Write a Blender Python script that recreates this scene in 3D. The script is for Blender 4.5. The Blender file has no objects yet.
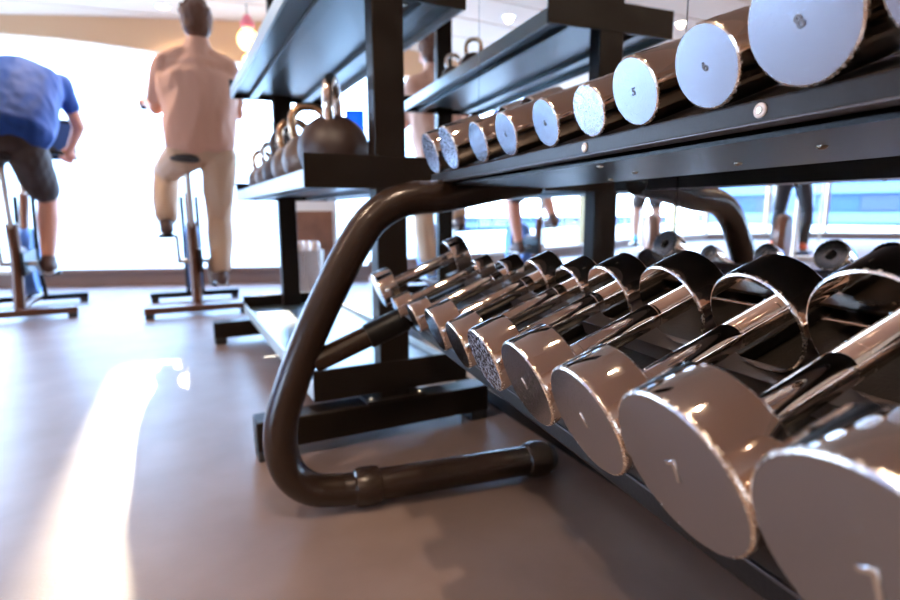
import bpy, bmesh, math, random
from mathutils import Vector, Matrix, noise
rnd = random.Random(4)
scene = bpy.context.scene
PI = math.pi
R = math.radians

# ------------------------------------------------------------------ camera, world, sun, exposure
cam_d = bpy.data.cameras.new('camera')
cam = bpy.data.objects.new('camera', cam_d)
scene.collection.objects.link(cam)
scene.camera = cam
RT = (0.947892, -0.318536, -0.005907); UP = (0.055306, 0.146263, 0.987698); FW = (0.313754, 0.936559, -0.156258)
m3 = Matrix((RT, UP, (-FW[0], -FW[1], -FW[2]))).transposed()
cam.matrix_world = Matrix.Translation((0, 0, .65)) @ m3.to_4x4()
cam_d.sensor_width = 36; cam_d.lens = 22.06; cam_d.clip_start = .02; cam_d.clip_end = 400
cam_d.dof.use_dof = True; cam_d.dof.focus_distance = .56; cam_d.dof.aperture_fstop = 4.6

w = bpy.data.worlds.new('sky'); scene.world = w; w.use_nodes = True
nt = w.node_tree; nt.nodes.clear()
wo = nt.nodes.new('ShaderNodeOutputWorld'); bg = nt.nodes.new('ShaderNodeBackground')
tc = nt.nodes.new('ShaderNodeTexCoord'); sx = nt.nodes.new('ShaderNodeSeparateXYZ'); cr = nt.nodes.new('ShaderNodeValToRGB')
nt.links.new(tc.outputs['Generated'], sx.inputs[0]); nt.links.new(sx.outputs['Z'], cr.inputs[0])
nt.links.new(cr.outputs[0], bg.inputs[0]); nt.links.new(bg.outputs[0], wo.inputs[0])
cr.color_ramp.elements[0].position = 0; cr.color_ramp.elements[0].color = (.57, .755, 1, 1)
cr.color_ramp.elements[1].position = .6; cr.color_ramp.elements[1].color = (.28, .54, 1, 1)
bg.inputs[1].default_value = 14

sun_d = bpy.data.lights.new('sun', 'SUN'); sun = bpy.data.objects.new('sun', sun_d); scene.collection.objects.link(sun)
SUN_EL = R(17.5); SUN_DIR = Vector((-.12 * math.cos(SUN_EL), math.cos(SUN_EL), math.sin(SUN_EL))).normalized()
sun.rotation_euler = SUN_DIR.to_track_quat('Z', 'Y').to_euler()
sun_d.energy = 11; sun_d.angle = R(.8); sun_d.color = (1, .86, .66)

scene.view_settings.view_transform = 'Standard'; scene.view_settings.look = 'None'
scene.view_settings.gamma = 1; scene.view_settings.exposure = .86; scene.view_settings.use_curve_mapping = False
scene.cycles.use_denoising = True
scene.cycles.max_bounces = 10; scene.cycles.glossy_bounces = 7; scene.cycles.diffuse_bounces = 4
scene.cycles.sample_clamp_indirect = 6; scene.cycles.caustics_reflective = False

# ------------------------------------------------------------------ materials
def mat(name, col, rough=.5, metal=0., bump=0., bscale=60., var=0., vscale=8., coat=0., rvar=0., rscale=40, emit=None, estr=0., alpha=None, trans=0., stretch=None, col2=None):
    m = bpy.data.materials.new(name); m.use_nodes = True; t = m.node_tree; b = t.nodes['Principled BSDF']
    b.inputs['Base Color'].default_value = (*col, 1); b.inputs['Roughness'].default_value = rough; b.inputs['Metallic'].default_value = metal
    if coat: b.inputs['Coat Weight'].default_value = coat; b.inputs['Coat Roughness'].default_value = .15
    if trans: b.inputs['Transmission Weight'].default_value = trans
    co = t.nodes.new('ShaderNodeTexCoord'); src = co.outputs['Object']
    if stretch:
        mp = t.nodes.new('ShaderNodeMapping'); mp.inputs['Scale'].default_value = stretch; t.links.new(src, mp.inputs[0]); src = mp.outputs[0]
    def nz(sc, det=4):
        n = t.nodes.new('ShaderNodeTexNoise'); n.inputs['Scale'].default_value = sc; n.inputs['Detail'].default_value = det
        t.links.new(src, n.inputs['Vector']); return n
    if var or col2:
        n = nz(vscale); r = t.nodes.new('ShaderNodeValToRGB'); t.links.new(n.outputs[0], r.inputs[0])
        c2 = col2 or tuple(min(1, c * (1 + var)) for c in col); c1 = col if col2 else tuple(c * (1 - var) for c in col)
        r.color_ramp.elements[0].position = .35; r.color_ramp.elements[1].position = .65
        r.color_ramp.elements[0].color = (*c1, 1); r.color_ramp.elements[1].color = (*c2, 1)
        t.links.new(r.outputs[0], b.inputs['Base Color'])
    if rvar:
        n = nz(rscale, 6); mr = t.nodes.new('ShaderNodeMapRange'); t.links.new(n.outputs[0], mr.inputs[0])
        mr.inputs[1].default_value = .35; mr.inputs[2].default_value = .7
        mr.inputs[3].default_value = max(0.0, rough - rvar * .4); mr.inputs[4].default_value = rough + rvar; t.links.new(mr.outputs[0], b.inputs['Roughness'])
    if bump:
        n = nz(bscale); bp = t.nodes.new('ShaderNodeBump'); bp.inputs['Strength'].default_value = bump; bp.inputs['Distance'].default_value = .002
        t.links.new(n.outputs[0], bp.inputs['Height']); t.links.new(bp.outputs[0], b.inputs['Normal'])
    if emit: b.inputs['Emission Color'].default_value = (*emit, 1); b.inputs['Emission Strength'].default_value = estr
    return m

def scratched(name, col, rough, speck, speck_amount=.62, dist=.0006, spscale=55):
    """metal with fine random scratches, pitting and small worn patches"""
    m = mat(name, col, rough, 1.0); t = m.node_tree; b = t.nodes['Principled BSDF']; co = t.nodes.new('ShaderNodeTexCoord')
    v = t.nodes.new('ShaderNodeTexNoise'); v.inputs['Scale'].default_value = spscale; v.inputs['Detail'].default_value = 8; v.inputs['Roughness'].default_value = .7
    t.links.new(co.outputs['Object'], v.inputs['Vector'])
    r = t.nodes.new('ShaderNodeMapRange'); r.inputs[1].default_value = speck_amount; r.inputs[2].default_value = speck_amount + .1
    r.inputs[3].default_value = rough; r.inputs[4].default_value = rough + speck; t.links.new(v.outputs[0], r.inputs[0]); t.links.new(r.outputs[0], b.inputs['Roughness'])
    w2 = t.nodes.new('ShaderNodeTexVoronoi'); w2.feature = 'DISTANCE_TO_EDGE'; w2.inputs['Scale'].default_value = 42
    nn = t.nodes.new('ShaderNodeTexNoise'); nn.inputs['Scale'].default_value = 30; t.links.new(co.outputs['Object'], nn.inputs['Vector'])
    mx = t.nodes.new('ShaderNodeMixRGB'); mx.inputs[0].default_value = .25; t.links.new(co.outputs['Object'], mx.inputs[1]); t.links.new(nn.outputs['Color'], mx.inputs[2])
    t.links.new(mx.outputs[0], w2.inputs['Vector'])
    lt = t.nodes.new('ShaderNodeMapRange'); lt.inputs[1].default_value = 0; lt.inputs[2].default_value = .015; t.links.new(w2.outputs['Distance'], lt.inputs[0])
    ad = t.nodes.new('ShaderNodeMath'); ad.operation = 'SUBTRACT'; t.links.new(lt.outputs[0], ad.inputs[0]); t.links.new(v.outputs[0], ad.inputs[1])
    bp = t.nodes.new('ShaderNodeBump'); bp.inputs['Strength'].default_value = .12; bp.inputs['Distance'].default_value = dist
    t.links.new(ad.outputs[0], bp.inputs['Height']); t.links.new(bp.outputs[0], b.inputs['Normal'])
    return m

M = {}
M['chrome'] = mat('chrome', (.90, .80, .72), .02, 1., bump=.03, bscale=30, rvar=.07, rscale=90)
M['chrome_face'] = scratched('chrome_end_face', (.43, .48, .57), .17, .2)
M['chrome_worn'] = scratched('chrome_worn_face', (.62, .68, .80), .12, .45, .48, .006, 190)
M['chrome_rim'] = scratched('chrome_rim', (.9, .8, .7), .12, .3, .5, .0018, 200)
M['engrave'] = mat('engraved_mark', (.9, .9, .88), .25, 1.)
M['engrave_dark'] = mat('engraved_mark_dark', (.20, .19, .19), .3, .9)
M['tube'] = mat('bronze_black_powder_coat', (.028, .014, .008), .26, .2, bump=.12, bscale=300, coat=.1)
M['black'] = mat('black_powder_coat', (.008, .007, .0065), .36, .0, bump=.15, bscale=260)
M['rail'] = mat('dark_rail_coat', (.022, .016, .013), .34, .2, bump=.1, bscale=260)
M['railback'] = mat('grey_rail_coat', (.10, .085, .085), .35, .4, bump=.1, bscale=260)
M['rubber'] = mat('black_rubber', (.025, .024, .024), .6, bump=.2)
M['post'] = mat('brown_black_steel', (.014, .009, .006), .35, .1, bump=.12, bscale=200, rvar=.15, rscale=15)
M['shelfgrey'] = mat('blue_grey_shelf_coat', (.11, .15, .17), .3, .35, bump=.1, bscale=200)
M['lip'] = mat('lit_shelf_edge', (.50, .62, .66), .3, .1)  # window light on the shelf edges is put into this pale colour
M['bolt'] = mat('bolt_steel', (.6, .55, .45), .25, 1.)
M['kb'] = mat('kettlebell_rubber', (.045, .026, .022), .45, bump=.25, bscale=180)
M['kb2'] = mat('kettlebell_grey', (.16, .12, .10), .4, .5, bump=.2)
M['bronze'] = mat('bronze_handle', (.62, .40, .24), .18, 1.)
M['mirror'] = mat('mirror_silver', (.90, .92, .92), .005, 1.)
M['floor'] = mat('floor_vinyl', (.195, .138, .12), .37, bump=.12, bscale=150, col2=(.235, .172, .155), vscale=5)
M['ceiling'] = mat('ceiling_panel', (.82, .62, .47), .7, bump=.1, bscale=30)
M['soffit'] = mat('soffit_paint', (.80, .50, .27), .6)
M['wall'] = mat('wall_paint', (.74, .56, .42), .7, bump=.05)
M['sill'] = mat('sill_board', (.20, .12, .09), .4)
M['sillwhite'] = mat('white_sill', (.75, .74, .68), .5)
M['mullion'] = mat('mullion_bronze', (.30, .21, .10), .4, .3)
M['lamp'] = mat('lamp_lens', (1, .95, .85), .5, emit=(1, .93, .8), estr=9)
M['white'] = mat('white_paint', (.82, .84, .84), .5)
M['door'] = mat('brown_laminate', (.22, .10, .06), .45, var=.2, vscale=5)
M['skin'] = mat('skin', (.72, .36, .25), .5, bump=.05, bscale=80)
M['skin2'] = mat('skin_tan', (.45, .24, .16), .5, bump=.05, bscale=80)
M['hair'] = mat('brown_hair', (.13, .055, .03), .6, bump=.8, bscale=90)
M['shirt'] = mat('cream_shirt', (.70, .40, .29), .8, bump=.3, bscale=90)
M['trouser'] = mat('cream_trousers', (.62, .42, .28), .8, bump=.3, bscale=90)
M['blue'] = mat('blue_shirt', (.004, .05, .26), .75, bump=.3, bscale=90)
M['shorts'] = mat('dark_shorts', (.045, .03, .025), .8, bump=.3)
M['legging'] = mat('black_legging', (.02, .018, .022), .6)
M['red'] = mat('red_shirt', (.65, .12, .06), .8)
M['shoe'] = mat('dark_shoe', (.10, .05, .035), .6)
M['shoeor'] = mat('orange_shoe', (.75, .16, .08), .5)
M['shoebl'] = mat('blue_shoe', (.08, .35, .55), .5)
M['sole'] = mat('pale_sole', (.8, .75, .68), .6)
M['bike'] = mat('bike_frame', (.12, .045, .02), .35, .3, coat=.3)
M['bikeblue'] = mat('bike_flywheel_cover', (.10, .22, .50), .35, .3)
M['steel'] = mat('brushed_steel', (.6, .55, .48), .3, 1., stretch=(1, 1, .05), rvar=.15)
M['towel'] = mat('pale_blue_towel', (.62, .72, .85), .9, bump=.5)
M['yellowlamp'] = mat('yellow_lamp_glass', (1, .8, .35), .4, emit=(1, .62, .16), estr=2.6)
M['pink'] = mat('pink_plastic', (.9, .25, .32), .4)
M['fac_white'] = mat('facade_white', (.10, .14, .20), .6)
M['fac_blue'] = mat('facade_blue_glass', (.008, .04, .14), .5, .0)
M['fac_dark'] = mat('facade_dark_glass', (.02, .03, .05), .5, .0)  # darkest facade tone, for the building windows
M['sea'] = mat('sea_water', (.25, .45, .6), .25, bump=.5, bscale=2)
M['blockerwhite'] = mat('blocker_white', (.86, .86, .84), .8)  # for the added sun-blocking panels outside
M['label'] = mat('label_cream', (.78, .68, .62), .5)
M['wood'] = mat('terrace_stone', (.6, .52, .44), .7)

for k_ in ('black', 'rail', 'post'): M[k_].node_tree.nodes['Principled BSDF'].inputs['Specular IOR Level'].default_value = .22
# flat screen picture: blue fading to orange
def screen_mat():
    m = bpy.data.materials.new('television_picture'); m.use_nodes = True; t = m.node_tree; b = t.nodes['Principled BSDF']
    c = t.nodes.new('ShaderNodeTexCoord'); s = t.nodes.new('ShaderNodeSeparateXYZ'); r = t.nodes.new('ShaderNodeValToRGB')
    t.links.new(c.outputs['Generated'], s.inputs[0]); t.links.new(s.outputs['Z'], r.inputs[0])
    e = r.color_ramp.elements; e[0].color = (.75, .16, .05, 1); e[0].position = .08; e[1].color = (.0, .09, .85, 1); e[1].position = .45
    k = r.color_ramp.elements.new(.3); k.color = (.45, .40, .70, 1)
    b.inputs['Base Color'].default_value = (0, 0, 0, 1); t.links.new(r.outputs[0], b.inputs['Emission Color']); b.inputs['Emission Strength'].default_value = 1.
    return m
M['screen'] = screen_mat()

def glass_mat():
    m = bpy.data.materials.new('window_glass'); m.use_nodes = True; t = m.node_tree; t.nodes.clear()
    o = t.nodes.new('ShaderNodeOutputMaterial'); a = t.nodes.new('ShaderNodeBsdfTransparent'); g = t.nodes.new('ShaderNodeBsdfGlossy'); x = t.nodes.new('ShaderNodeMixShader')
    a.inputs[0].default_value = (.96, .98, 1, 1); g.inputs['Roughness'].default_value = .02
    lw = t.nodes.new('ShaderNodeLayerWeight'); lw.inputs[0].default_value = .5; pw = t.nodes.new('ShaderNodeMath'); pw.operation = 'POWER'; pw.inputs[1].default_value = 5
    f = t.nodes.new('ShaderNodeMath'); f.operation = 'MULTIPLY_ADD'; f.inputs[1].default_value = .8; f.inputs[2].default_value = .04
    t.links.new(lw.outputs['Facing'], pw.inputs[0]); t.links.new(pw.outputs[0], f.inputs[0])
    t.links.new(f.outputs[0], x.inputs[0]); t.links.new(a.outputs[0], x.inputs[1]); t.links.new(g.outputs[0], x.inputs[2]); t.links.new(x.outputs[0], o.inputs[0])
    return m
M['glass'] = glass_mat()

# ------------------------------------------------------------------ helpers
def link(o, parent=None):
    scene.collection.objects.link(o)
    if parent: o.parent = parent
    return o
def thing(name, label, cat, loc=(0, 0, 0), rz=0, group=None):
    o = bpy.data.objects.new(name, None); link(o); o.location = loc; o.rotation_euler = (0, 0, rz); o.empty_display_size = .1
    o['label'] = label; o['category'] = cat
    if group: o['group'] = group
    return o
def tag(o, label=None, cat=None, group=None, kind=None):
    if label: o['label'] = label
    if cat: o['category'] = cat
    if group: o['group'] = group
    if kind: o['kind'] = kind
    return o
def obj(name, bm, m, parent=None, smooth=True, bevel=0, angle=35):
    me = bpy.data.meshes.new(name); bm.normal_update(); bm.to_mesh(me); bm.free()
    for x in (m if isinstance(m, (list, tuple)) else [m]): me.materials.append(x)
    o = link(bpy.data.objects.new(name, me), parent)
    if smooth:
        for p in me.polygons: p.use_smooth = True
        me.set_sharp_from_angle(angle=R(angle))
    if bevel:
        b = o.modifiers.new('b', 'BEVEL'); b.width = bevel; b.segments = 2; b.limit_method = 'ANGLE'; b.angle_limit = R(40)
    return o
def box(bm, x0, x1, y0, y1, z0, z1, mtx=None):
    vs = [bm.verts.new((x, y, z)) for x in (x0, x1) for y in (y0, y1) for z in (z0, z1)]
    if mtx is not None:
        for v in vs: v.co = mtx @ v.co
    for f in ((0, 1, 3, 2), (4, 6, 7, 5), (0, 4, 5, 1), (2, 3, 7, 6), (0, 2, 6, 4), (1, 5, 7, 3)): bm.faces.new([vs[i] for i in f])
    return bm
def BX(*a, mtx=None): return box(bmesh.new(), *a, mtx=mtx)
def smoothpath(P, n=6):
    P = [Vector(p) for p in P]; Q = [P[0] * 2 - P[1]] + P + [P[-1] * 2 - P[-2]]; out = []
    for i in range(1, len(Q) - 2):
        for k in range(n):
            t = k / n; a, b, c, d = Q[i - 1:i + 3]
            out.append(.5 * ((2 * b) + (c - a) * t + (2 * a - 5 * b + 4 * c - d) * t * t + (3 * b - a - 3 * c + d) * t ** 3))
    out.append(P[-1]); return out
def sweep(bm, P, r, n=16, caps=True, rr=None):
    P = [Vector(p) for p in P]; rings = []; up = None
    for i, p in enumerate(P):
        d = (P[min(i + 1, len(P) - 1)] - P[max(i - 1, 0)]).normalized()
        if up is None: up = d.orthogonal().normalized()
        else: up = (up - d * up.dot(d)).normalized()
        s = d.cross(up); q = rr[i] if rr else r
        rings.append([bm.verts.new(p + (up * math.cos(2 * PI * k / n) + s * math.sin(2 * PI * k / n)) * q) for k in range(n)])
    for a, b in zip(rings, rings[1:]):
        for k in range(n): bm.faces.new((a[k], a[(k + 1) % n], b[(k + 1) % n], b[k]))
    if caps: bm.faces.new(rings[0][::-1]); bm.faces.new(rings[-1])
    return bm
def SW(P, r, n=16, **k): return sweep(bmesh.new(), P, r, n, **k)
def lathe(prof, n=40, mats=None, axis='Z', mtx=None, bm=None):
    """prof: (radius, height) pairs along the axis"""
    bm = bm or bmesh.new(); rings = []
    for r, h in prof:
        ring = []
        for k in range(n if r > 1e-6 else 1):
            a = 2 * PI * k / n; c, s = r * math.cos(a), r * math.sin(a)
            co = Vector((c, s, h)) if axis == 'Z' else Vector((h, c, s))
            if mtx is not None: co = mtx @ co
            ring.append(bm.verts.new(co))
        rings.append(ring)
    for i, (a, b) in enumerate(zip(rings, rings[1:])):
        for k in range(n):
            q = [a[k % len(a)], a[(k + 1) % len(a)], b[(k + 1) % len(b)], b[k % len(b)]]
            q = list(dict.fromkeys(q))
            if len(q) > 2:
                f = bm.faces.new(q)
                if mats: f.material_index = mats[i]
    bmesh.ops.recalc_face_normals(bm, faces=bm.faces[:])
    return bm

# ------------------------------------------------------------------ setting
MS = -.095                                        # mirror wall runs slightly askew to the rack
def mx(y): return .72 + MS * (y - 1.3)
MANG = math.atan(-MS)
WALL = [(3.0, 4.9), (0, 5.5), (-2, 5.95), (-4.5, 6.8), (-7, 7.9), (-9.6, 8.3), (-12.4, 7.2), (-14.4, 4.4), (-15.2, .5), (-15.2, -6)]
ZS, ZT, ZC = .12, 2.20, 2.30
bm = bmesh.new(); fl = [(3.2, -6)] + [(x, y) for x, y in WALL]
def poly(bm, pts, z0, z1):
    a = [bm.verts.new((x, y, z0)) for x, y in pts]; b = [bm.verts.new((x, y, z1)) for x, y in pts]
    bm.faces.new(a); bm.faces.new(b[::-1])
    for i in range(len(pts)):
        j = (i + 1) % len(pts); bm.faces.new((a[j], a[i], b[i], b[j]))
    bmesh.ops.recalc_face_normals(bm, faces=bm.faces[:])
    return bm
tag(obj('floor', poly(bm, fl, -.1, 0), M['floor'], smooth=False), kind='structure')
ceil = tag(obj('ceiling', poly(bmesh.new(), fl, ZC, ZC + .1), M['ceiling'], smooth=False), kind='structure')
# ceiling boards: long panels running across, each its own piece, with recessed joints
pb = None
for k in range(14):
    y0 = -.6 + k * .46
    if pb is None:
        me_o = obj('panel', BX(-9, 2.4, 0, .445, ZC - .018, ZC - .001), M['ceiling'], ceil, bevel=.003); pb = me_o; pb.location.y = y0
    else:
        c = pb.copy(); link(c); c.parent = ceil; c.location.y = y0
# mirror wall
L0, L1 = -5.8, 5.35
frame = Matrix.Translation((.735, 1.3, 0)) @ Matrix.Rotation(MANG, 4, 'Z')   # local y runs along the mirror, local x into the wall
wr = tag(obj('wall_right', BX(.03, .15, L0 - 1.3, 1.86, 0, ZC), M['wall']), kind='structure'); wr.matrix_world = frame
bb = tag(obj('baseboard_right', BX(.005, .03, L0 - 1.3, 1.86, 0, .05), M['black'], bevel=.003), kind='structure'); bb.matrix_world = frame
mir = thing('wall_mirror', 'frameless mirror wall of tall panels standing behind the dumbbell rack', 'mirror')
mir.matrix_world = frame
s0 = 1.757 - 1.3
k0 = 0
pan = None
for k in range(-8, 1):
    a = s0 + k * .857
    if pan is None:
        pan = obj('mirror_panel', BX(0, .006, .0015, .8555, .052, 2.20), M['mirror'], mir, smooth=False); pan.location.y = a
    else:
        c = pan.copy(); link(c, mir); c.location.y = a
obj('mirror_panel', BX(0, .006, s0 + .857 + .0015, 1.855, .052, 2.20), M['mirror'], mir, smooth=False)
obj('backing', BX(.0065, .028, s0 - 8 * .857, 1.855, .05, 2.21), M['black'], mir, smooth=False)
tag(obj('wall_side', BX(3.05, 3.2, -6, 4.95, 0, ZC), M['wall']), kind='structure')
tag(obj('wall_back', BX(-15.4, 3.2, -6.2, -6, 0, ZC), M['wall']), kind='structure')

# window wall
def seg_m(a, b):
    d = Vector((b[0] - a[0], b[1] - a[1], 0)); return Matrix.Translation((a[0], a[1], 0)) @ Matrix.Rotation(math.atan2(d.y, d.x), 4, 'Z'), d.length
bs = bmesh.new(); bt = bmesh.new(); bh = bmesh.new()
for i, (a, b) in enumerate(zip(WALL, WALL[1:])):
    mt, Ln = seg_m(a, b)
    box(bs, 0, Ln, -.12, 0.0, 0, ZS, mt)         # outward is negative local y here
    box(bh, 0, Ln, -.14, .0, ZT, ZC, mt)
    n = max(1, round(Ln / (3.0 if i < 3 else 1.55))); wdt = Ln / n
    win = tag(obj('window_%d' % (i + 1), BX(0, Ln, -.10, .03, ZS, ZS + .035, mtx=mt), M['sillwhite'] if i > 1 else M['sill'], bevel=.004), kind='structure')
    for k in range(n):
        obj('pane', BX(k * wdt + .03, (k + 1) * wdt - .03, -.07, -.06, ZS + .035, ZT, mtx=mt), M['glass'], win, smooth=False)
        if not (i == 1 or (i == 2 and k == 0)): obj('mullion', BX(k * wdt - .035, k * wdt + .035, -.10, .0, ZS, ZT, mtx=mt), M['mullion'], win, bevel=.005)
tag(obj('baseboard_front', bs, M['sill'], smooth=False), kind='structure')
tag(obj('wall_front', bh, M['soffit'], smooth=False), kind='structure')
# curved soffit above the windows, sloping up to the ceiling
P = WALL[:6]; lo = []; hi = []
for i, (x, y) in enumerate(P):
    lo.append((x, y - .05, 1.88 if x > 1 else (1.975 if x > -1 else (2.17 if x > -3 else 2.19)))); hi.append((x, y - .17, ZC - .02))
def spline(pts, n=5): return smoothpath(pts, n)
lo2, hi2 = spline(lo), spline(hi); bm = bmesh.new()
A = [bm.verts.new(v) for v in lo2]; B = [bm.verts.new(v) for v in hi2]
C_ = [bm.verts.new(v + Vector((0, .12, .0))) for v in lo2]; D_ = [bm.verts.new((v.x, v.y + .12, ZC)) for v in hi2]
for i in range(len(A) - 1):
    bm.faces.new((A[i], A[i + 1], B[i + 1], B[i])); bm.faces.new((C_[i], D_[i], D_[i + 1], C_[i + 1])); bm.faces.new((A[i], C_[i], C_[i + 1], A[i + 1])); bm.faces.new((B[i], B[i + 1], D_[i + 1], D_[i]))
bmesh.ops.recalc_face_normals(bm, faces=bm.faces[:])
tag(obj('trim_1', bm, M['soffit']), kind='structure')
LIGHTS = [(-.66, 5.17, 'recessed white downlight in the ceiling above the window, left of the standing rider'),
          (-1.18, 4.24, 'recessed downlight seen in the mirror above the mirrored grey shelf'),
          (-2.60, 3.65, 'recessed downlight seen in the mirror above the upper tier dumbbells')]
LIGHTS += [(x, y, 'added unseen downlight behind or beside the camera, lifting the room light') for x, y in ((-1.0, .9), (-2.4, .6), (-3.9, 1.6), (-3.2, -1.4), (-.9, -1.2), (-5.4, .4), (-2.0, -3.4), (.1, -3.0), (-5.0, -2.6), (-7.5, 2.5), (.1, .2))]  # unseen downlights added to raise the ambient light of the room
for x, y, lab in LIGHTS:
    t = thing('ceiling_light', lab, 'light', (x, y, ZC - .018), 0, 'recessed ceiling downlights')
    obj('ring', lathe([(.045, -.004), (.058, -.006), (.06, 0), (.045, -.0005), (.045, -.004)], 28), M['white'], t)
    ld = bpy.data.lights.new('downlight_bulb', 'SPOT'); ld.energy = 44; ld.color = (1, .78, .58); ld.spot_size = R(150); ld.spot_blend = .8; ld.shadow_soft_size = .03
    lo_ = link(bpy.data.objects.new('downlight_bulb', ld), t); lo_.location.z = -.02
    obj('lens', lathe([(0, -.002), (.045, -.0025), (.045, -.0008), (0, -.0005)], 24), M['lamp'], t)

# ------------------------------------------------------------------ outside
tag(obj('ground_terrace', poly(bmesh.new(), [(14, 5), (14, 13), (-30, 25), (-30, -10), (-15.5, -10), (-15.5, .5), (-14.6, 4.6), (-12.5, 7.5), (-9.6, 8.6), (-7.1, 8.2), (-4.6, 7.1), (-2, 6.2), (0, 5.75), (3, 5.2)], -.3, -.12), M['wood'], smooth=False), kind='structure')
tag(obj('sea', BX(-350, 350, -300, 350, -14, -13.5), M['sea'], smooth=False), kind='structure')
sc_ = thing('sun_blocker', 'white sun-blocking panels added outside the windows, with a narrow gap for the sun', 'wall', (0, 9, -.12))  # added unseen panels: block the sun and leave a streak on the floor
obj('panel', BX(-3.6, -1.40, 0, .15, 0, 4.6), M['blockerwhite'], sc_, bevel=.01)
obj('panel', BX(-1.16, -.93, 0, .15, 0, 4.6), M['blockerwhite'], sc_, bevel=.01)
obj('blocker_top', BX(-.93, -.05, 0.01, .14, 2.38, 4.6), M['blockerwhite'], sc_)
obj('blocker_base', BX(-1.40, 3.5, 0.02, .13, 0, 2.15), M['blockerwhite'], sc_)
def building(name, label, cx, cy, rz, W, D, nf, fh=3.2, z0=-13.5, group=None):
    t = thing(name, label, 'building', (cx, cy, z0), rz, group)
    obj('core', BX(-W / 2, W / 2, -D / 2, D / 2, 0, nf * fh), M['fac_blue'], t, smooth=False)
    sl = wn = None
    for k in range(nf):
        if sl is None: sl = obj('floor_slab', BX(-W / 2 - .5, W / 2 + .5, -D / 2 - .8, D / 2 + .5, 0, 1.1), M['fac_white'], t, smooth=False)
        else:
            c = sl.copy(); link(c, t); c.location.z = k * fh
        for q in range(int(W // 5)):
            if (q * 7 + k * 3) % 5 == 0: continue
            if wn is None: wn = obj('window', BX(0, 3.2, -.25, 0.0, 1.3, 2.9), M['fac_dark'], t, smooth=False); wn.location = (-W / 2 + 1 + q * 5, -D / 2, k * fh)
            else:
                c = wn.copy(); link(c, t); c.location = (-W / 2 + 1 + q * 5, -D / 2, k * fh)
    return t
building('office_building', 'long blue glass office block with white floor bands seen in the mirror', -80, 22, R(62), 60, 14, 12)
building('apartment_block', 'far pale blue building low on the horizon beyond the water', -110, 150, R(38), 90, 14, 4)

# ------------------------------------------------------------------ dumbbells
def dumbbell(label, x, z, tilt, y, r, L, hl, hr, group, number=None, worn=False, nrot=0, nscale=.3, nmat='engrave'):
    """root at the lowest point of the front face; local X runs along the bar"""
    t = thing('dumbbell', label, 'dumbbell', (x, y, z), 0, group)
    t.rotation_euler = (0, -tilt, 0)
    bv = min(.0022, r * .06)
    def head(x0, x1, front):
        prof = [(0, x0), (r * .55, x0), (r - bv * 1.0, x0), (r - bv * .25, x0 + bv * .5), (r, x0 + bv * 1.4), (r, x1 - bv), (r - bv * .6, x1 - bv * .2), (r - bv * 1.6, x1), (hr * .9, x1)]
        b = lathe(prof, 64, [1, 1, 2, 2, 0, 2, 2, 0] if front else [0, 0, 2, 2, 0, 2, 2, 1], 'X', Matrix.Translation((0, 0, r)))
        return obj('weight_head', b, [M['chrome'], M['chrome_worn'] if worn else M['chrome_face'], M['chrome_rim']], t, angle=30)
    h1 = head(0, hl, True); h2 = head(L - hl, L, False)
    g = L - 2 * hl
    prof = [(hr * 1.0, hl - .001), (hr, hl + g * .16), (hr * .97, hl + g * .165), (hr, hl + g * .17), (hr * 1.03, hl + g * .5), (hr, L - hl - g * .17), (hr * .97, L - hl - g * .165), (hr, L - hl - g * .16), (hr, L - hl + .001)]
    obj('handle', lathe(prof, 32, None, 'X', Matrix.Translation((0, 0, r))), M['chrome'], t, angle=20)
    if number:
        cu = bpy.data.curves.new('number', 'FONT'); cu.body = number; cu.size = r * nscale * 1.5; cu.extrude = .00035; cu.bevel_depth = r * .006; cu.align_x = 'CENTER'; cu.align_y = 'CENTER'
        tmp = bpy.data.objects.new('tmp', cu); link(tmp); dg = bpy.context.evaluated_depsgraph_get()
        me = bpy.data.meshes.new_from_object(tmp.evaluated_get(dg)); bpy.data.objects.remove(tmp)
        me.materials.clear(); me.materials.append(M[nmat])
        o = link(bpy.data.objects.new('number', me), h1)
        # text plane: X right as seen from the front (-X side): local -Y is right, Z up
        o.matrix_local = Matrix.Translation((-.0002, 0, r)) @ Matrix(((0, 0, -1), (-1, 0, 0), (0, 1, 0))).to_4x4() @ Matrix.Rotation(R(nrot), 4, 'Z')
    return t

TL, TU = R(22.08), R(19.67)
LX, LZ, UX, UZ = .2487, .4434, .3659, .7347
lowd = [  # y, r, label, number, worn
 (.1356, .0613, 'largest chrome dumbbell, nearest the camera on the lower tier, face cut by the frame', '7', 0),
 (.2529, .0548, 'large chrome dumbbell on the lower tier, second nearest, small mark on its grey face', '7', 0),
 (.3584, .0476, 'chrome dumbbell on the lower tier, third nearest, smooth grey face with a short scratch mark', '1', 0),
 (.4643, .0457, 'chrome dumbbell on the lower tier, fourth nearest, between the speckled one and the third', '1', 0),
 (.5752, .0404, 'chrome dumbbell on the lower tier with a dark speckled, heavily worn face', None, 1),
 (.675, .0345, 'lower tier chrome dumbbell just behind the one with the speckled face', None, 0),
 (.7767, .0350, 'lower tier chrome dumbbell, fourth from the far tube end of the rack', None, 0),
 (.914, .0274, 'small chrome dumbbell on the lower tier, third from the far tube end', None, 0),
 (1.059, .0220, 'smallest chrome dumbbell on the lower tier, beside the bigger one at the far end', None, 0),
 (1.200, .0400, 'chrome dumbbell at the far end of the lower tier, above the slanted support tube', None, 0)]
for k, (y, r, lab, num, worn) in enumerate(lowd):
    hl = .043 if r > .04 else (.036 if r < .034 else .04)
    dumbbell(lab, LX, LZ, TL, y, r, .220, hl, (.0128 if r > .03 else .0112), 'chrome dumbbells on the lower tier', num, worn, nrot=25, nscale=.25)
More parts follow.
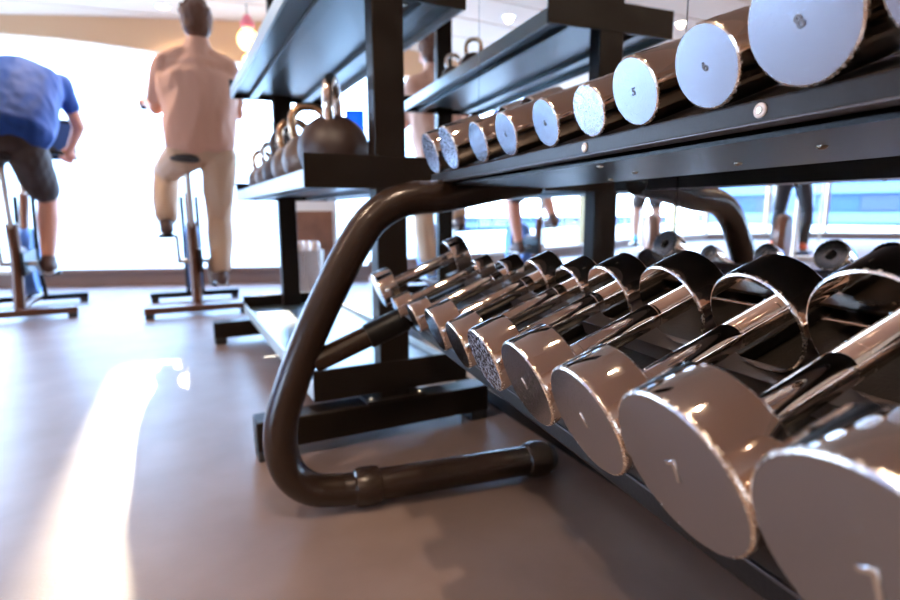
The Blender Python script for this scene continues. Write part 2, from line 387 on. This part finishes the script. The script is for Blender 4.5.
upd = [
 (.204, .0460, 'nearest chrome dumbbell of the upper tier, only its edge inside the frame', None, 0, 0, 'engrave'),
 (.3008, .0437, 'large chrome dumbbell on the upper tier marked 8', '8', 0, 25, 'engrave_dark'),
 (.3887, .0353, 'chrome dumbbell on the upper tier marked 6, between those marked 5 and 8', '6', 0, 30, 'engrave_dark'),
 (.4826, .0341, 'chrome dumbbell on the upper tier marked 5 on its blue reflecting face', '5', 0, -8, 'engrave_dark'),
 (.5663, .0299, 'scratched chrome dumbbell on the upper tier, next to the one marked 5', None, 1, 0, 'engrave'),
 (.667, .0317, 'chrome dumbbell on the upper tier with a pale face and a small dark mark', '6', 0, 10, 'engrave_dark'),
 (.790, .0335, 'chrome dumbbell on the upper tier, fourth from the far end', '4', 0, 0, 'engrave_dark'),
 (.9036, .0353, 'chrome dumbbell on the upper tier, third from the far end, with a light blue face', None, 0, 0, 'engrave'),
 (1.0567, .0431, 'chrome dumbbell on the upper tier, second from the far end, blotchy worn face', None, 1, 0, 'engrave'),
 (1.1769, .0443, 'chrome dumbbell at the far end of the upper tier, above the tube', None, 1, 0, 'engrave')]
for y, r, lab, num, worn, nr, nm in upd:
    dumbbell(lab, UX, UZ, TU, y, r, .265, .075, .013, 'chrome dumbbells on the upper tier', num, worn, nrot=nr, nscale=.21, nmat=nm)

# ------------------------------------------------------------------ dumbbell rack
rack = thing('dumbbell_rack', 'two-tier black dumbbell rack with bent tube end frames, in front of the mirror', 'rack', (.35, .4, 0))
ro = Vector((.35, .4, 0))
def rk(bm):  # world to rack local
    for v in bm.verts: v.co -= ro
    return bm
YA, YB = -.42, 1.235
def tframe(x, z, t): return Matrix.Translation((x, 0, z)) @ Matrix.Rotation(-t, 4, 'Y')
def tier(x, z, t, L, hl, tag_, back=0., drop=.0165):
    F = tframe(x, z, t); e = .0008
    def part(name, m, *bxs, parent=rack, bevel=.0015):
        b = bmesh.new()
        for a in bxs: box(b, *a, F)
        return obj(name, rk(b), m, parent, bevel=bevel)
    fr = part('front_rail', M['rail'], (back + .004, hl + .006, YA, YB, -.004 - e, -e), bevel=.001)
    # vertical front flange with a small return lip at its foot
    b = bmesh.new(); fx = x + .0045 + back * math.cos(t); zt = z + back * math.sin(t) - .0005; box(b, fx, fx + .003, YA, YB, zt - drop + .0005, zt)
    obj('front_flange', rk(b), M['rail'], fr, bevel=.0008)
    b = bmesh.new(); box(b, fx - .002, fx + .02, YA, YB, zt - drop - .0015, zt - drop + .0005)
    obj('flange_lip', rk(b), M['railback'], fr, bevel=.0006)
    part('back_rail', M['railback'], (L - hl - .012, L + .004, YA, YB, -.004 - e, -e), (L - hl - .012, L - hl - .009, YA, YB, -.02, -e), bevel=.0008)
    part('tray_panel', M['black'], (hl + .004, L - hl - .010, YA, YB, -.024, -.020), bevel=.001)
    for k in range(7):
        y = YA + .12 + k * .235
        if y < YB - .04: part('cross_strut', M['black'], (hl - .01, L - .01, y, y + .02, -.019, -.0055), bevel=.001)
    return F
FL = tier(LX, LZ, TL, .22, .043, 'lower', .022, .014); FU = tier(UX, UZ, TU, .265, .075, 'upper')
# underside casing of the upper tier and its carrying beam
b = bmesh.new()
pts = [(.392, .7125), (.57, .705), (.57, .757), (.60, .768), (.60, .703), (.392, .7085)]
for yy in (YA, YB): pass
vs = [[bm_v for bm_v in (b.verts.new((px, yy, pz)) for px, pz in pts)] for yy in (YA, YB)]
for i in range(6):
    j = (i + 1) % 6; b.faces.new((vs[0][i], vs[0][j], vs[1][j], vs[1][i]))
b.faces.new(vs[0][::-1]); b.faces.new(vs[1]); bmesh.ops.recalc_face_normals(b, faces=b.faces[:])
cas = obj('underside_casing', rk(b), M['black'], rack, smooth=False)
b = bmesh.new(); box(b, .30, .335, YA, YB, .395, .43); obj('lower_beam', rk(b), M['black'], rack, bevel=.003)
def boltm(x, y, z, nrm, r=.006):
    q = Vector(nrm).normalized().to_track_quat('Z', 'Y').to_matrix().to_4x4()
    b = lathe([(r, 0), (r, .0012), (r * .7, .003), (r * .35, .0035), (r * .3, .002), (0, .002)], 16, None, 'Z', Matrix.Translation((x, y, z)) @ q)
    return b
for y, x in ((.37, .47), (.51, .52), (.33, .57), (.67, .50), (.80, .55), (.62, .41)):
    obj('bolt', rk(boltm(x, y, .7100 - .0421 * (x - .392) / 1.3 - .0009, (0, 0, -1), .0048)), M['bolt'], cas)
for y, z in ((.345, .7268), (.5935, .7262)):       # round cap with a bolt head, on the flange
    c_ = obj('round_cap', rk(lathe([(.0058, 0), (.0058, .001), (.005, .0016), (.003, .0016), (.0028, .0008), (0, .0008)], 28, None, 'Z', Matrix.Translation((UX + .0044, y, z)) @ Vector((-1, 0, 0)).to_track_quat('Z', 'Y').to_matrix().to_4x4())), M['label'], rack)
    obj('screw', rk(lathe([(.0026, 0), (.0024, .0012), (0, .0012)], 12, None, 'Z', Matrix.Translation((UX + .0036, y, z)) @ Vector((-1, 0, 0)).to_track_quat('Z', 'Y').to_matrix().to_4x4())), M['bolt'], c_)
# end frames: one bent tube each, foot sleeve with two collars, sloping arm under the lower tray
loop = [(.60, .725), (.50, .710), (.373, .686), (.31, .681), (.262, .668), (.215, .634), (.172, .575), (.128, .495), (.083, .405), (.043, .310), (.015, .225), (.010, .160), (.026, .100), (.066, .060), (.125, .046), (.200, .044), (.62, .044)]
for y in (1.160, -.36):
    ef = obj('end_frame', rk(SW(smoothpath([(x, y, z) for x, z in loop], 6), .0355, 28)), M['tube'], rack)
    for x in (.190, .612):
        obj('foot_collar', rk(lathe([(.035, -.030), (.041, -.026), (.0438, -.012), (.0438, .012), (.041, .026), (.035, .030)], 32, None, 'X', Matrix.Translation((x, y, .044)))), M['tube'], ef)
    obj('end_cap', rk(lathe([(0, .662), (.026, .660), (.034, .650), (.0356, .64), (.0356, .62)], 28, None, 'X', Matrix.Translation((0, y, .044)))), M['rubber'], ef)
    a0, a1 = Vector((.085, y, .340)), Vector((.56, y, .534))
    arm = obj('tray_arm', rk(SW([a0, a1], .0235, 24)), M['tube'], rack)
    d = (a1 - a0).normalized(); s0_ = a0 + d * .125
    obj('arm_sleeve', rk(SW([s0_, s0_ + d * .09], .0275, 24)), M['black'], arm)

# ------------------------------------------------------------------ kettlebell rack
KA = R(8.3)
kr = thing('kettlebell_rack', 'tall brown-black steel storage rack with grey shelves holding kettlebells', 'rack', (.335, 1.55, 0), KA)
KL = 1.50
for y in (0, KL):
    u = obj('upright', BX(-.042, .047, y - .03, y + .03, .115, 2.05), M['post'], kr, bevel=.004)
    f = obj('foot_beam', BX(-.39, .31, y - .04, y + .04, .03, .112), M['post'], kr, bevel=.004)
    for x in (-.36, .28): obj('rubber_foot', BX(x - .028, x + .028, y - .035, y + .035, 0, .03), M['rubber'], f, bevel=.004)
    obj('foot_plate', BX(-.09, .09, y - .05, y + .05, .112, .122), M['post'], f, bevel=.002)
    for x in (-.075, .075):
        for q in (-.035, .035): obj('bolt', lathe([(.009, 0), (.009, .004), (.006, .008), (0, .008)], 10, None, 'Z', Matrix.Translation((x, y + q, .122))), M['bolt'], f)
def kshelf(z):
    s = obj('shelf', BX(-.225, .225, -.025, KL + .025, z + .022, z + .028), M['shelfgrey'], kr, bevel=.001)
    obj('front_lip', BX(-.235, -.225, -.028, KL + .028, z, z + .048), M['lip'], s, bevel=.002)
    obj('back_lip', BX(.225, .235, -.028, KL + .028, z, z + .048), M['lip'], s, bevel=.002)
    for y in (-.032, KL + .022): obj('end_plate', BX(-.236, .236, y, y + .01, z, z + .088), M['post'], s, bevel=.001)
    for x in (-.13, .13): obj('rib', BX(x - .02, x + .02, -.02, KL + .02, z + .004, z + .022), M['shelfgrey'], s, bevel=.002)
    for y in (0, KL):
        for x in (-.09, .09): obj('bolt', lathe([(.008, 0), (.008, -.004), (0, -.006)], 10, None, 'Z', Matrix.Translation((x, y + (.06 if y == 0 else -.06), z + .022))), M['bolt'], s)
for z in (.140, .716, 1.212): kshelf(z)
KM = Matrix.Translation((.335, 1.55, 0)) @ Matrix.Rotation(KA, 4, 'Z')
def kettlebell(lx, ly, z, r, rot, mb, mh, label, group):
    p = KM @ Vector((lx, ly, z)); t = thing('kettlebell', label, 'kettlebell', p, rot, group)
    prof = [(0, 0), (r * .62, 0), (r * .72, r * .05)]
    for k in range(1, 15):
        a = -PI / 2 + .75 + k * (PI - .95) / 14; prof.append((r * math.cos(a), r * .85 + r * .97 * math.sin(a)))
    prof.append((0, r * .85 + r * .985))
    obj('body', lathe(prof, 40), mb, t)
    hw, h0, h1 = r * .52, r * 1.62, r * 2.75
    path = smoothpath([(-hw * .92, 0, h0 - r * .05), (-hw * 1.12, 0, h0 + r * .35), (-hw * 1.05, 0, h1 - r * .32), (-hw * .6, 0, h1 - .05 * r), (0, 0, h1), (hw * .6, 0, h1 - .05 * r), (hw * 1.05, 0, h1 - r * .32), (hw * 1.12, 0, h0 + r * .35), (hw * .92, 0, h0 - r * .05)], 6)
    obj('handle', SW(path, r * .155, 16), mh, t)
kz = .716 + .0285
kettlebell(-.10, .17, kz, .105, R(72), M['kb'], M['chrome'], 'largest brown-black kettlebell with a chrome handle, nearest on the middle shelf', 'kettlebells on the middle shelf')
kettlebell(-.115, .41, kz, .092, R(-5), M['kb2'], M['bronze'], 'kettlebell with a wide bronze handle, second on the middle shelf', 'kettlebells on the middle shelf')
kettlebell(-.12, .63, kz, .086, R(10), M['kb2'], M['bronze'], 'kettlebell with a bronze handle, third from the near end of the middle shelf', 'kettlebells on the middle shelf')
kettlebell(-.125, .85, kz, .080, R(40), M['kb'], M['kb2'], 'dark kettlebell, fourth along the middle shelf', 'kettlebells on the middle shelf')
kettlebell(-.13, 1.07, kz, .074, R(30), M['kb2'], M['chrome'], 'chrome-handled kettlebell, second last on the middle shelf', 'kettlebells on the middle shelf')
kettlebell(-.135, 1.30, kz, .070, R(20), M['kb2'], M['bronze'], 'small kettlebell at the far end of the middle shelf', 'kettlebells on the middle shelf')
kz = 1.212 + .0285
kettlebell(-.14, 1.22, kz, .060, R(80), M['kb'], M['bronze'], 'bronze-handled kettlebell peeking over the edge of the top shelf, far end', 'kettlebells on the top shelf')
kettlebell(.12, .80, kz, .060, R(50), M['kb'], M['bronze'], 'kettlebell at the mirror side of the top shelf, seen in the mirror', 'kettlebells on the top shelf')
kettlebell(.13, 1.02, kz, .056, R(20), M['kb2'], M['chrome'], 'chrome-handled kettlebell at the mirror side of the top shelf', 'kettlebells on the top shelf')

# ------------------------------------------------------------------ remeshed organic surfaces
def capsule(bm, p0, p1, r0, r1, n=14):
    p0, p1 = Vector(p0), Vector(p1); d = p1 - p0; L = d.length
    if L < 1e-5: d = Vector((0, 0, 1)); L = 1e-5
    q = d.to_track_quat('Z', 'Y').to_matrix().to_4x4(); q.translation = p0
    prof = [(0, -r0)] + [(r0 * math.cos(a), r0 * math.sin(a)) for a in (-1.1, -.6, -.2)] + [(r0, 0), (r1, L)] + [(r1 * math.cos(a), L + r1 * math.sin(a)) for a in (.2, .6, 1.1)] + [(0, L + r1)]
    lathe(prof, n, None, 'Z', q, bm)
def ellip(bm, c, s, rot=None, n=18):
    q = Matrix.Translation(c) @ (rot.to_4x4() if rot else Matrix.Identity(4)) @ Matrix.Diagonal((*s, 1))
    lathe([(0, -1)] + [(math.cos(a), math.sin(a)) for a in [(-PI / 2 + PI * k / 12) for k in range(1, 12)]] + [(0, 1)], n, None, 'Z', q, bm)
def organic(name, bm, m, parent, voxel=.012, wrinkle=0., smooth=3, wscale=9.):
    me = bpy.data.meshes.new('t'); bm.to_mesh(me); bm.free()
    o = bpy.data.objects.new('t', me); link(o)
    r = o.modifiers.new('r', 'REMESH'); r.mode = 'VOXEL'; r.voxel_size = voxel; r.use_smooth_shade = True
    s = o.modifiers.new('s', 'SMOOTH'); s.iterations = smooth; s.factor = .5
    dg = bpy.context.evaluated_depsgraph_get(); me2 = bpy.data.meshes.new_from_object(o.evaluated_get(dg)); bpy.data.objects.remove(o)
    me2.name = name
    if wrinkle:
        vn = [v.normal.copy() for v in me2.vertices]
        for v, nn in zip(me2.vertices, vn):
            p = v.co
            v.co = p + nn * wrinkle * (noise.noise(Vector((p.x * wscale, p.y * wscale, p.z * wscale * .55))) + .5 * noise.noise(Vector((p.x * 22, p.y * 22, p.z * 9))))
    for p in me2.polygons: p.use_smooth = True
    me2.materials.clear(); me2.materials.append(m)
    return link(bpy.data.objects.new(name, me2), parent)

def person(label, loc, rz, J, shirt, bottoms, skin, shoe, group=None, bare_from=None, sleeve=.55, trouser_to=1.0, loose=1.0):
    """J: joints in local space, local +Y is the way the person faces"""
    t = thing('person', label, 'person', loc, rz, group); V = {k: Vector(v) for k, v in J.items()}
    b = bmesh.new()
    hd, nk, ch, pv = V['head'], V['neck'], V['chest'], V['pelvis']
    tilt = V['look'].normalized() if 'look' in V else Vector((0, 1, 0)); sd = Vector((1, 0, 0)); upv = sd.cross(tilt)
    rot = Matrix((sd, tilt, upv)).transposed()
    def hp(x, y, z): return hd + rot @ Vector((x, y, z))
    ellip(b, hd + rot @ Vector((0, 0, .02)), (.076, .094, .105), rot); capsule(b, hp(0, .035, -.03), hp(0, .055, -.075), .052, .036)
    capsule(b, hp(0, .095, .01), hp(0, .112, -.022), .010, .017); capsule(b, hp(-.022, .092, -.058), hp(.022, .092, -.058), .010, .010)
    for s in (-1, 1):
        ellip(b, hp(s * .077, -.005, -.005), (.012, .022, .034), rot); ellip(b, hp(s * .032, .082, .022), (.017, .012, .012), rot)
        ellip(b, hp(s * .045, .055, -.02), (.03, .035, .03), rot)
    capsule(b, nk, hd + rot @ Vector((0, -.015, -.03)), .060, .055)
    capsule(b, pv + Vector((0, 0, .04)), ch, .125, .14); ellip(b, pv, (.165, .12, .12)); ellip(b, ch, (.17, .12, .14)); capsule(b, ch, nk, .11, .06)
    for s in 'LR':
        sg = -1 if s == 'L' else 1
        sh, el, wr, hip, kn, an, toe = (V[k + s] for k in ('sh', 'el', 'wr', 'hip', 'kn', 'an', 'toe'))
        capsule(b, nk.lerp(ch, .4), sh, .06, .055); capsule(b, sh, el, .052, .041); capsule(b, el, wr, .041, .027)
        # hand: palm, four fingers and a thumb closed round a bar that runs sideways
        d = (wr - el).normalized(); side = Vector((1, 0, 0)); side = (side - d * side.dot(d)).normalized(); dn = side.cross(d) * 1
        if dn.z > 0: dn = -dn
        pm = wr + d * .045; capsule(b, wr, pm, .026, .030); capsule(b, pm - side * .026, pm + side * .026, .022, .022)
        for q, fl_ in zip((-.033, -.011, .011, .033), (.034, .042, .044, .038)):
            k1 = pm + side * q * sg + d * .022; k2 = k1 + d * fl_ * .6 + dn * .012; k3 = k2 + dn * fl_ * .8 - d * .004; k4 = k3 - d * .026 + dn * .004
            capsule(b, k1, k2, .0105, .0095); capsule(b, k2, k3, .0095, .0088); capsule(b, k3, k4, .0088, .008)
        t0 = wr + d * .02 - side * sg * .026; t1 = t0 + d * .030 - side * sg * .020 + dn * .02; t2 = t1 + d * .018 + dn * .024
        capsule(b, t0, t1, .014, .012); capsule(b, t1, t2, .011, .009)
        capsule(b, hip, kn, .092, .062); mid = kn.lerp(an, .3); capsule(b, kn, mid, .060, .066); capsule(b, mid, an, .066, .038)
        capsule(b, an, an.lerp(toe, .3) + Vector((0, 0, -.03)), .036, .036)
    body = organic('body', b, skin, t, .0085, 0, 2)
    # hair cap
    hb = bmesh.new(); ellip(hb, hp(0, -.018, .045), (.098, .106, .105), rot); ellip(hb, hp(0, -.05, -.02), (.086, .064, .085), rot)
    for k in range(26):
        a = rnd.uniform(0, 2 * PI); e = rnd.uniform(.1, 1.4); dv = Vector((math.cos(a) * math.cos(e) * .085, math.sin(a) * math.cos(e) * .095 - .02, .045 + math.sin(e) * .09))
        if dv.y > .04 and dv.z < .09: continue
        c0 = hp(*dv); capsule(hb, c0, c0 + (c0 - hd).normalized() * .02, .022, .010, 8)
    organic('hair', hb, M['hair'], t, .009, .006, 1, 40)
    # shirt
    sb = bmesh.new(); k = loose
    hem = pv + (ch - pv).normalized() * -.02
    ax_ = (ch - hem).normalized(); rt_ = Matrix((Vector((1, 0, 0)), ax_.cross(Vector((1, 0, 0))).normalized(), ax_)).transposed()
    for q in range(14):
        u = q / 13; ellip(sb, hem.lerp(ch, u), ((.178 + .022 * u) * k, (.130 + .015 * math.sin(u * 3)) * k, .11), rt_)
    capsule(sb, ch, nk + (ch - nk) * .12, .15, .078); ellip(sb, ch.lerp(nk, .35), (.155 * k, .105 * k, .09), rt_)
    for s in 'LR':
        sh, el = V['sh' + s], V['el' + s]; capsule(sb, nk.lerp(ch, .35), sh, .080, .070); capsule(sb, ch, sh, .12, .07); capsule(sb, sh, sh.lerp(el, sleeve), .072, .062)
    organic('shirt', sb, shirt, t, .012, .014, 14)
    # trousers / shorts / leggings
    tb = bmesh.new(); tight = trouser_to > 1.5; kk = .96 if tight else 1.0
    ellip(tb, pv + Vector((0, 0, -.015)), (.185 * kk, .138 * kk, .13))
    for s in 'LR':
        hip, kn, an = V['hip' + s], V['kn' + s], V['an' + s]; f = min(1., trouser_to)
        e1 = kn.lerp(hip, 0) if f >= .5 else hip.lerp(kn, f * 2)
        ex = .010 if tight else .024
        capsule(tb, hip, e1, .090 + ex, (.060 if f >= .5 else .078) + ex)
        if f >= .5:
            e2 = kn.lerp(an, (f - .5) * 2); capsule(tb, kn, kn.lerp(an, .3), .058 + ex, .060 + ex)
            capsule(tb, kn.lerp(an, .3), e2, .060 + ex, (.040 if tight else .050) + ex)
    organic('shorts' if trouser_to < .5 else ('leggings' if tight else 'trousers'), tb, bottoms, t, .0105, .004 if tight else .010, 3)
    for s in 'LR':
        an, toe = V['an' + s], V['toe' + s]; d = (toe - an); fb = bmesh.new(); hl_ = an + Vector((0, 0, -.045)) - Vector((d.x, d.y, 0)).normalized() * .035
        capsule(fb, hl_, hl_.lerp(toe, .5) + Vector((0, 0, .005)), .040, .044); capsule(fb, hl_.lerp(toe, .5), toe, .044, .036); capsule(fb, hl_, an + Vector((0, 0, .0)), .042, .046)
        so = organic('shoe', fb, shoe, t, .009, 0, 2)
        fb = bmesh.new(); dz = Vector((0, 0, -.032)); capsule(fb, hl_ + dz, toe + dz, .020, .018); capsule(fb, hl_ + dz + Vector((.018, 0, 0)), toe + dz + Vector((.018, 0, 0)), .017, .015); capsule(fb, hl_ + dz - Vector((.018, 0, 0)), toe + dz - Vector((.018, 0, 0)), .017, .015)
        organic('sole', fb, M['sole'], so, .008, 0, 1)
    return t

def bike(label, loc, rz, seat_z, pedL, pedR, bar, bw=.24, cover='bikeblue', console=False, group='exercise bikes facing the windows', half=.31):
    t = thing('exercise_bike', label, 'exercise bike', loc, rz, group)
    for y in (0, .74):
        s = obj('stabilizer_bar', BX(-half, half, y - .028, y + .028, .028, .070), M['bike'] if y == 0 else M['black'], t, bevel=.006)
        for x in (-half + .03, half - .03): obj('foot', BX(x - .025, x + .025, y - .035, y + .035, 0, .03), M['rubber'], s, bevel=.004)
    obj('frame', sweep(sweep(sweep(bmesh.new(), [(0, 0, .05), (0, .37, .07), (0, .74, .05)], .026), [(0, .06, .055), (0, .14, .38), (0, .12, .60)], .034), [(0, .13, .42), (0, .45, .42), (0, .66, .80)], .030), M['bike'], t)
    obj('seat_post', SW([(0, .12, .5), (0, .03, seat_z - .05)], .017), M['steel'], t)
    sb = bmesh.new(); ellip(sb, Vector((0, -.03, seat_z)), (.10, .10, .032)); capsule(sb, (0, .0, seat_z), (0, .15, seat_z - .005), .045, .022)
    organic('saddle', sb, M['rubber'], t, .008, 0, 2)
    fw = obj('flywheel', lathe([(0, -.034), (.20, -.034), (.225, -.045), (.235, -.03), (.235, .03), (.225, .045), (.20, .034), (0, .034)], 40, None, 'X', Matrix.Translation((0, .55, .33))), M[cover], t)
    obj('hub', lathe([(0, -.045), (.03, -.045), (.03, .045), (0, .045)], 20, None, 'X', Matrix.Translation((0, .55, .33))), M['steel'], fw)
    for s in (-1, 1): obj('fork', SW([(s * .05, .64, .78), (s * .05, .55, .33), (s * .05, .72, .06)], .014, 10), M['black'], t)
    obj('chain_guard', BX(.034, .05, .05, .62, .27, .42), M['black'], t, bevel=.012)
    cz = .34; cy = .20
    obj('crank_axle', SW([(-.10, cy, cz), (.10, cy, cz)], .016, 12), M['steel'], t)
    for s, p in ((-1, pedL), (1, pedR)):
        p = Vector(p); obj('crank', SW([(s * .09, cy, cz), (s * .095, p.y, p.z)], .012, 10), M['steel'], t)
        obj('pedal', BX(p.x - .05, p.x + .05, p.y - .045, p.y + .045, p.z - .012, p.z + .012), M['black'], t, bevel=.004)
        obj('pedal_axle', SW([(s * .085, p.y, p.z), (p.x, p.y, p.z)], .007, 8), M['steel'], t)
    bz, by = bar
    obj('handlebar_stem', SW([(0, .64, .75), (0, .66, bz - .02)], .02, 12), M['steel'], t)
    obj('handlebar', SW(smoothpath([(-bw, by + .16, bz + .03), (-bw, by, bz), (-bw * .8, by - .03, bz), (0, .64, bz), (bw * .8, by - .03, bz), (bw, by, bz), (bw, by + .16, bz + .03)], 5), .0145, 12), M['black'], t)
    if console:
        c = obj('console_post', SW([(0, .66, bz), (.20, .78, bz + .05)], .012, 8), M['black'], t)
        s = obj('console', BX(.13, .33, .78, .81, bz - .03, bz + .26), M['black'], t, bevel=.008)
        obj('console_screen', BX(.150, .310, .777, .781, bz, bz + .23), M['fac_blue'], s, smooth=False)
    return t

# man in cream, bike in the middle of the view
bike('spin bike under the man in the cream shirt, with a blue flywheel cover', (-.43, 3.88, 0), R(7), .99, (-.155, .20, .51), (.155, .22, .17), (1.36, .48))
person('man in a cream shirt and trousers riding the middle bike, seen from behind', (-.43, 3.88, 0), R(7), dict(
    pelvis=(.09, .0, 1.10), chest=(.10, .08, 1.46), neck=(.115, .12, 1.735), head=(.120, .15, 1.83), look=(0, 1, -.1),
    shL=(-.085, .10, 1.57), shR=(.285, .10, 1.57), elL=(-.150, .17, 1.31), elR=(.335, .17, 1.31), wrL=(-.205, .42, 1.385), wrR=(.225, .42, 1.385),
    hipL=(-.01, .01, 1.02), hipR=(.19, .01, 1.02), knL=(-.13, .40, .94), knR=(.175, .20, .64), anL=(-.150, .24, .60), anR=(.160, .14, .26), toeL=(-.155, .345, .548), toeR=(.155, .29, .215)),
    M['shirt'], M['trouser'], M['skin'], M['shoe'], sleeve=.75, trouser_to=.93, loose=1.18)
# man in blue leaning forward, cut by the frame
bike('spin bike at the left edge under the man in blue, with a tablet console', (-1.47, 4.05, 0), R(10), .99, (-.155, .20, .51), (.155, .33, .265), (1.08, .56), bw=.27, console=True)
person('man in a bright blue shirt and dark shorts bent forward at the left edge', (-1.47, 4.05, 0), R(10), dict(
    pelvis=(.06, -.04, 1.14), chest=(.08, .26, 1.48), neck=(.09, .50, 1.51), head=(.09, .66, 1.47), look=(0, 1, -.45),
    shL=(-.15, .32, 1.50), shR=(.32, .32, 1.50), elL=(-.24, .46, 1.25), elR=(.385, .44, 1.25), wrL=(-.25, .54, 1.11), wrR=(.315, .54, 1.11),
    hipL=(-.08, -.01, 1.04), hipR=(.14, -.01, 1.04), knL=(-.14, .36, .90), knR=(.18, .32, .75), anL=(-.16, .16, .60), anR=(.155, .22, .36), toeL=(-.16, .27, .548), toeR=(.155, .37, .312)),
    M['blue'], M['shorts'], M['skin'], M['shoe'], sleeve=.5, trouser_to=.36, loose=1.35)

# two people out of the frame to the left, seen in the mirror
def stepper(label, loc, rz, sep=.30):
    t = thing('elliptical_trainer', label, 'exercise machine', loc, rz, 'trainers seen in the mirror')
    for y in (-.5, .6): obj('stabilizer_bar', BX(-.32, .32, y - .03, y + .03, 0, .06), M['white'], t, bevel=.006)
    obj('frame', sweep(sweep(bmesh.new(), [(0, -.5, .05), (0, .6, .05)], .035), [(0, .5, .05), (0, .62, 1.15)], .035), M['white'], t)
    for s in (-1, 1):
        obj('foot_plate', BX(s * sep / 2 - .07, s * sep / 2 + .07, (-.22 if s < 0 else .02), (.16 if s < 0 else .40), .13, .16), M['black'], t, bevel=.008)
        obj('arm_lever', SW([(s * .25, .55, .25), (s * .27, .45, 1.2)], .015, 10), M['steel'], t)
    obj('drive_cover', lathe([(0, -.06), (.26, -.06), (.28, 0), (.26, .06), (0, .06)], 30, None, 'X', Matrix.Translation((0, -.32, .34))), M['bike'], t)
    obj('console', BX(-.14, .14, .60, .64, 1.12, 1.34), M['black'], t, bevel=.01)
    return t
def standing(label, loc, rz, shirt, bottoms, skin, shoe, tt, sep=.30):
    s = sep / 2
    return person(label, loc, rz, dict(pelvis=(0, .06, 1.08), chest=(0, .10, 1.38), neck=(0, .12, 1.58), head=(0, .15, 1.72), look=(0, 1, -.05),
        shL=(-.19, .10, 1.48), shR=(.19, .10, 1.48), elL=(-.25, .20, 1.24), elR=(.25, .20, 1.24), wrL=(-.262, .40, 1.17), wrR=(.262, .40, 1.17),
        hipL=(-.09, .06, 1.0), hipR=(.09, .06, 1.0), knL=(-s * .9, .10, .63), knR=(s * .9, .26, .66), anL=(-s, -.10, .265), anR=(s, .14, .265), toeL=(-s, .05, .212), toeR=(s, .29, .212)),
        shirt, bottoms, skin, shoe, sleeve=.5, trouser_to=tt)
stepper('white elliptical trainer under the person in black leggings, reflected in the mirror', (-5.25, 4.05, 0), R(70), .36)
standing('person in black leggings and orange shoes standing on a trainer, seen in the mirror', (-5.25, 4.05, 0), R(70), M['white'], M['legging'], M['skin2'], M['shoeor'], 1.92, .36)
stepper('white elliptical trainer under the bare-legged person, reflected in the mirror', (-5.0, 6.0, 0), R(40))
standing('bare-legged person with blue shoes and red shirt on a trainer, seen in the mirror', (-5.0, 6.0, 0), R(40), M['red'], M['shorts'], M['skin2'], M['shoebl'], .3)

# ------------------------------------------------------------------ small background things
# white cabinet with a brown door, steel bin and towel by the window
t = thing('cabinet', 'white cabinet with a brown door standing by the window behind the rack', 'cabinet', (.43, 5.02, 0), R(-10))
obj('body', BX(-.20, .20, -.16, .16, 0, .80), M['white'], t, bevel=.006)
obj('door', BX(-.155, .165, -.175, -.161, .06, .67), M['door'], t, bevel=.003)
t = thing('steel_bin', 'round brushed steel bin full of rolled towels in front of the white cabinet', 'bin', (.315, 4.45, 0))
obj('body', lathe([(0, 0), (.12, 0), (.125, .01), (.125, .36), (.13, .37), (.12, .37), (.115, .05), (0, .05)], 32), M['steel'], t)
for k, (x, y) in enumerate(((-.06, -.03), (.0, .04), (.06, -.03))):
    o = tag(obj('rolled_towel', lathe([(0, .03 + .02), (.03, .05), (.034, .07), (.034, .42), (.026, .435), (0, .43)], 16, None, 'Z', Matrix.Translation((x, y, 0))), M['label']), ('leftmost', 'middle', 'rightmost')[k] + ' of the three pale rolled towels in the steel bin', 'towel', 'rolled towels in the steel bin')
    o.location = (.315, 4.45, 0.002)
# wall mounted television on a pole
t = thing('television', 'small blue and orange television screen on a bracket beside the kettlebell rack', 'television', (.645, 3.75, 0), R(-18))
obj('pole', SW([(.09, .07, 0), (.09, .07, 1.30)], .016, 10), M['black'], t)
obj('casing', BX(-.10, .13, 0, .035, 1.06, 1.32), M['black'], t, bevel=.006)
obj('screen', BX(-.085, .115, -.003, .0, 1.075, 1.305), M['screen'], t, smooth=False)
# lamp and pink ball near the top shelf
t = thing('pendant_lamp', 'glowing yellow double globe lamp hanging by the windows left of the top shelf', 'lamp', (-.03, 4.9, 1.935))
obj('globe', lathe([(0, -.01)] + [(.085 * math.sin(a), .075 - .085 * math.cos(a)) for a in [k * PI / 10 for k in range(1, 10)]] + [(0, .16)], 24), M['yellowlamp'], t)
obj('globe', lathe([(0, -.14)] + [(.055 * math.sin(a), -.085 - .055 * math.cos(a)) for a in [k * PI / 10 for k in range(1, 10)]] + [(0, -.03)], 20), M['yellowlamp'], t)
obj('cap', lathe([(0, .17), (.05, .165), (.055, .2), (.02, .26), (0, .26)], 20), M['pink'], t)
obj('cord', SW([(0, 0, .25), (0, 0, ZC - .02 - 1.935)], .004, 8), M['black'], t)
print('objects', len(bpy.data.objects), 'tris', sum(len(m.polygons) for m in bpy.data.meshes) * 2)
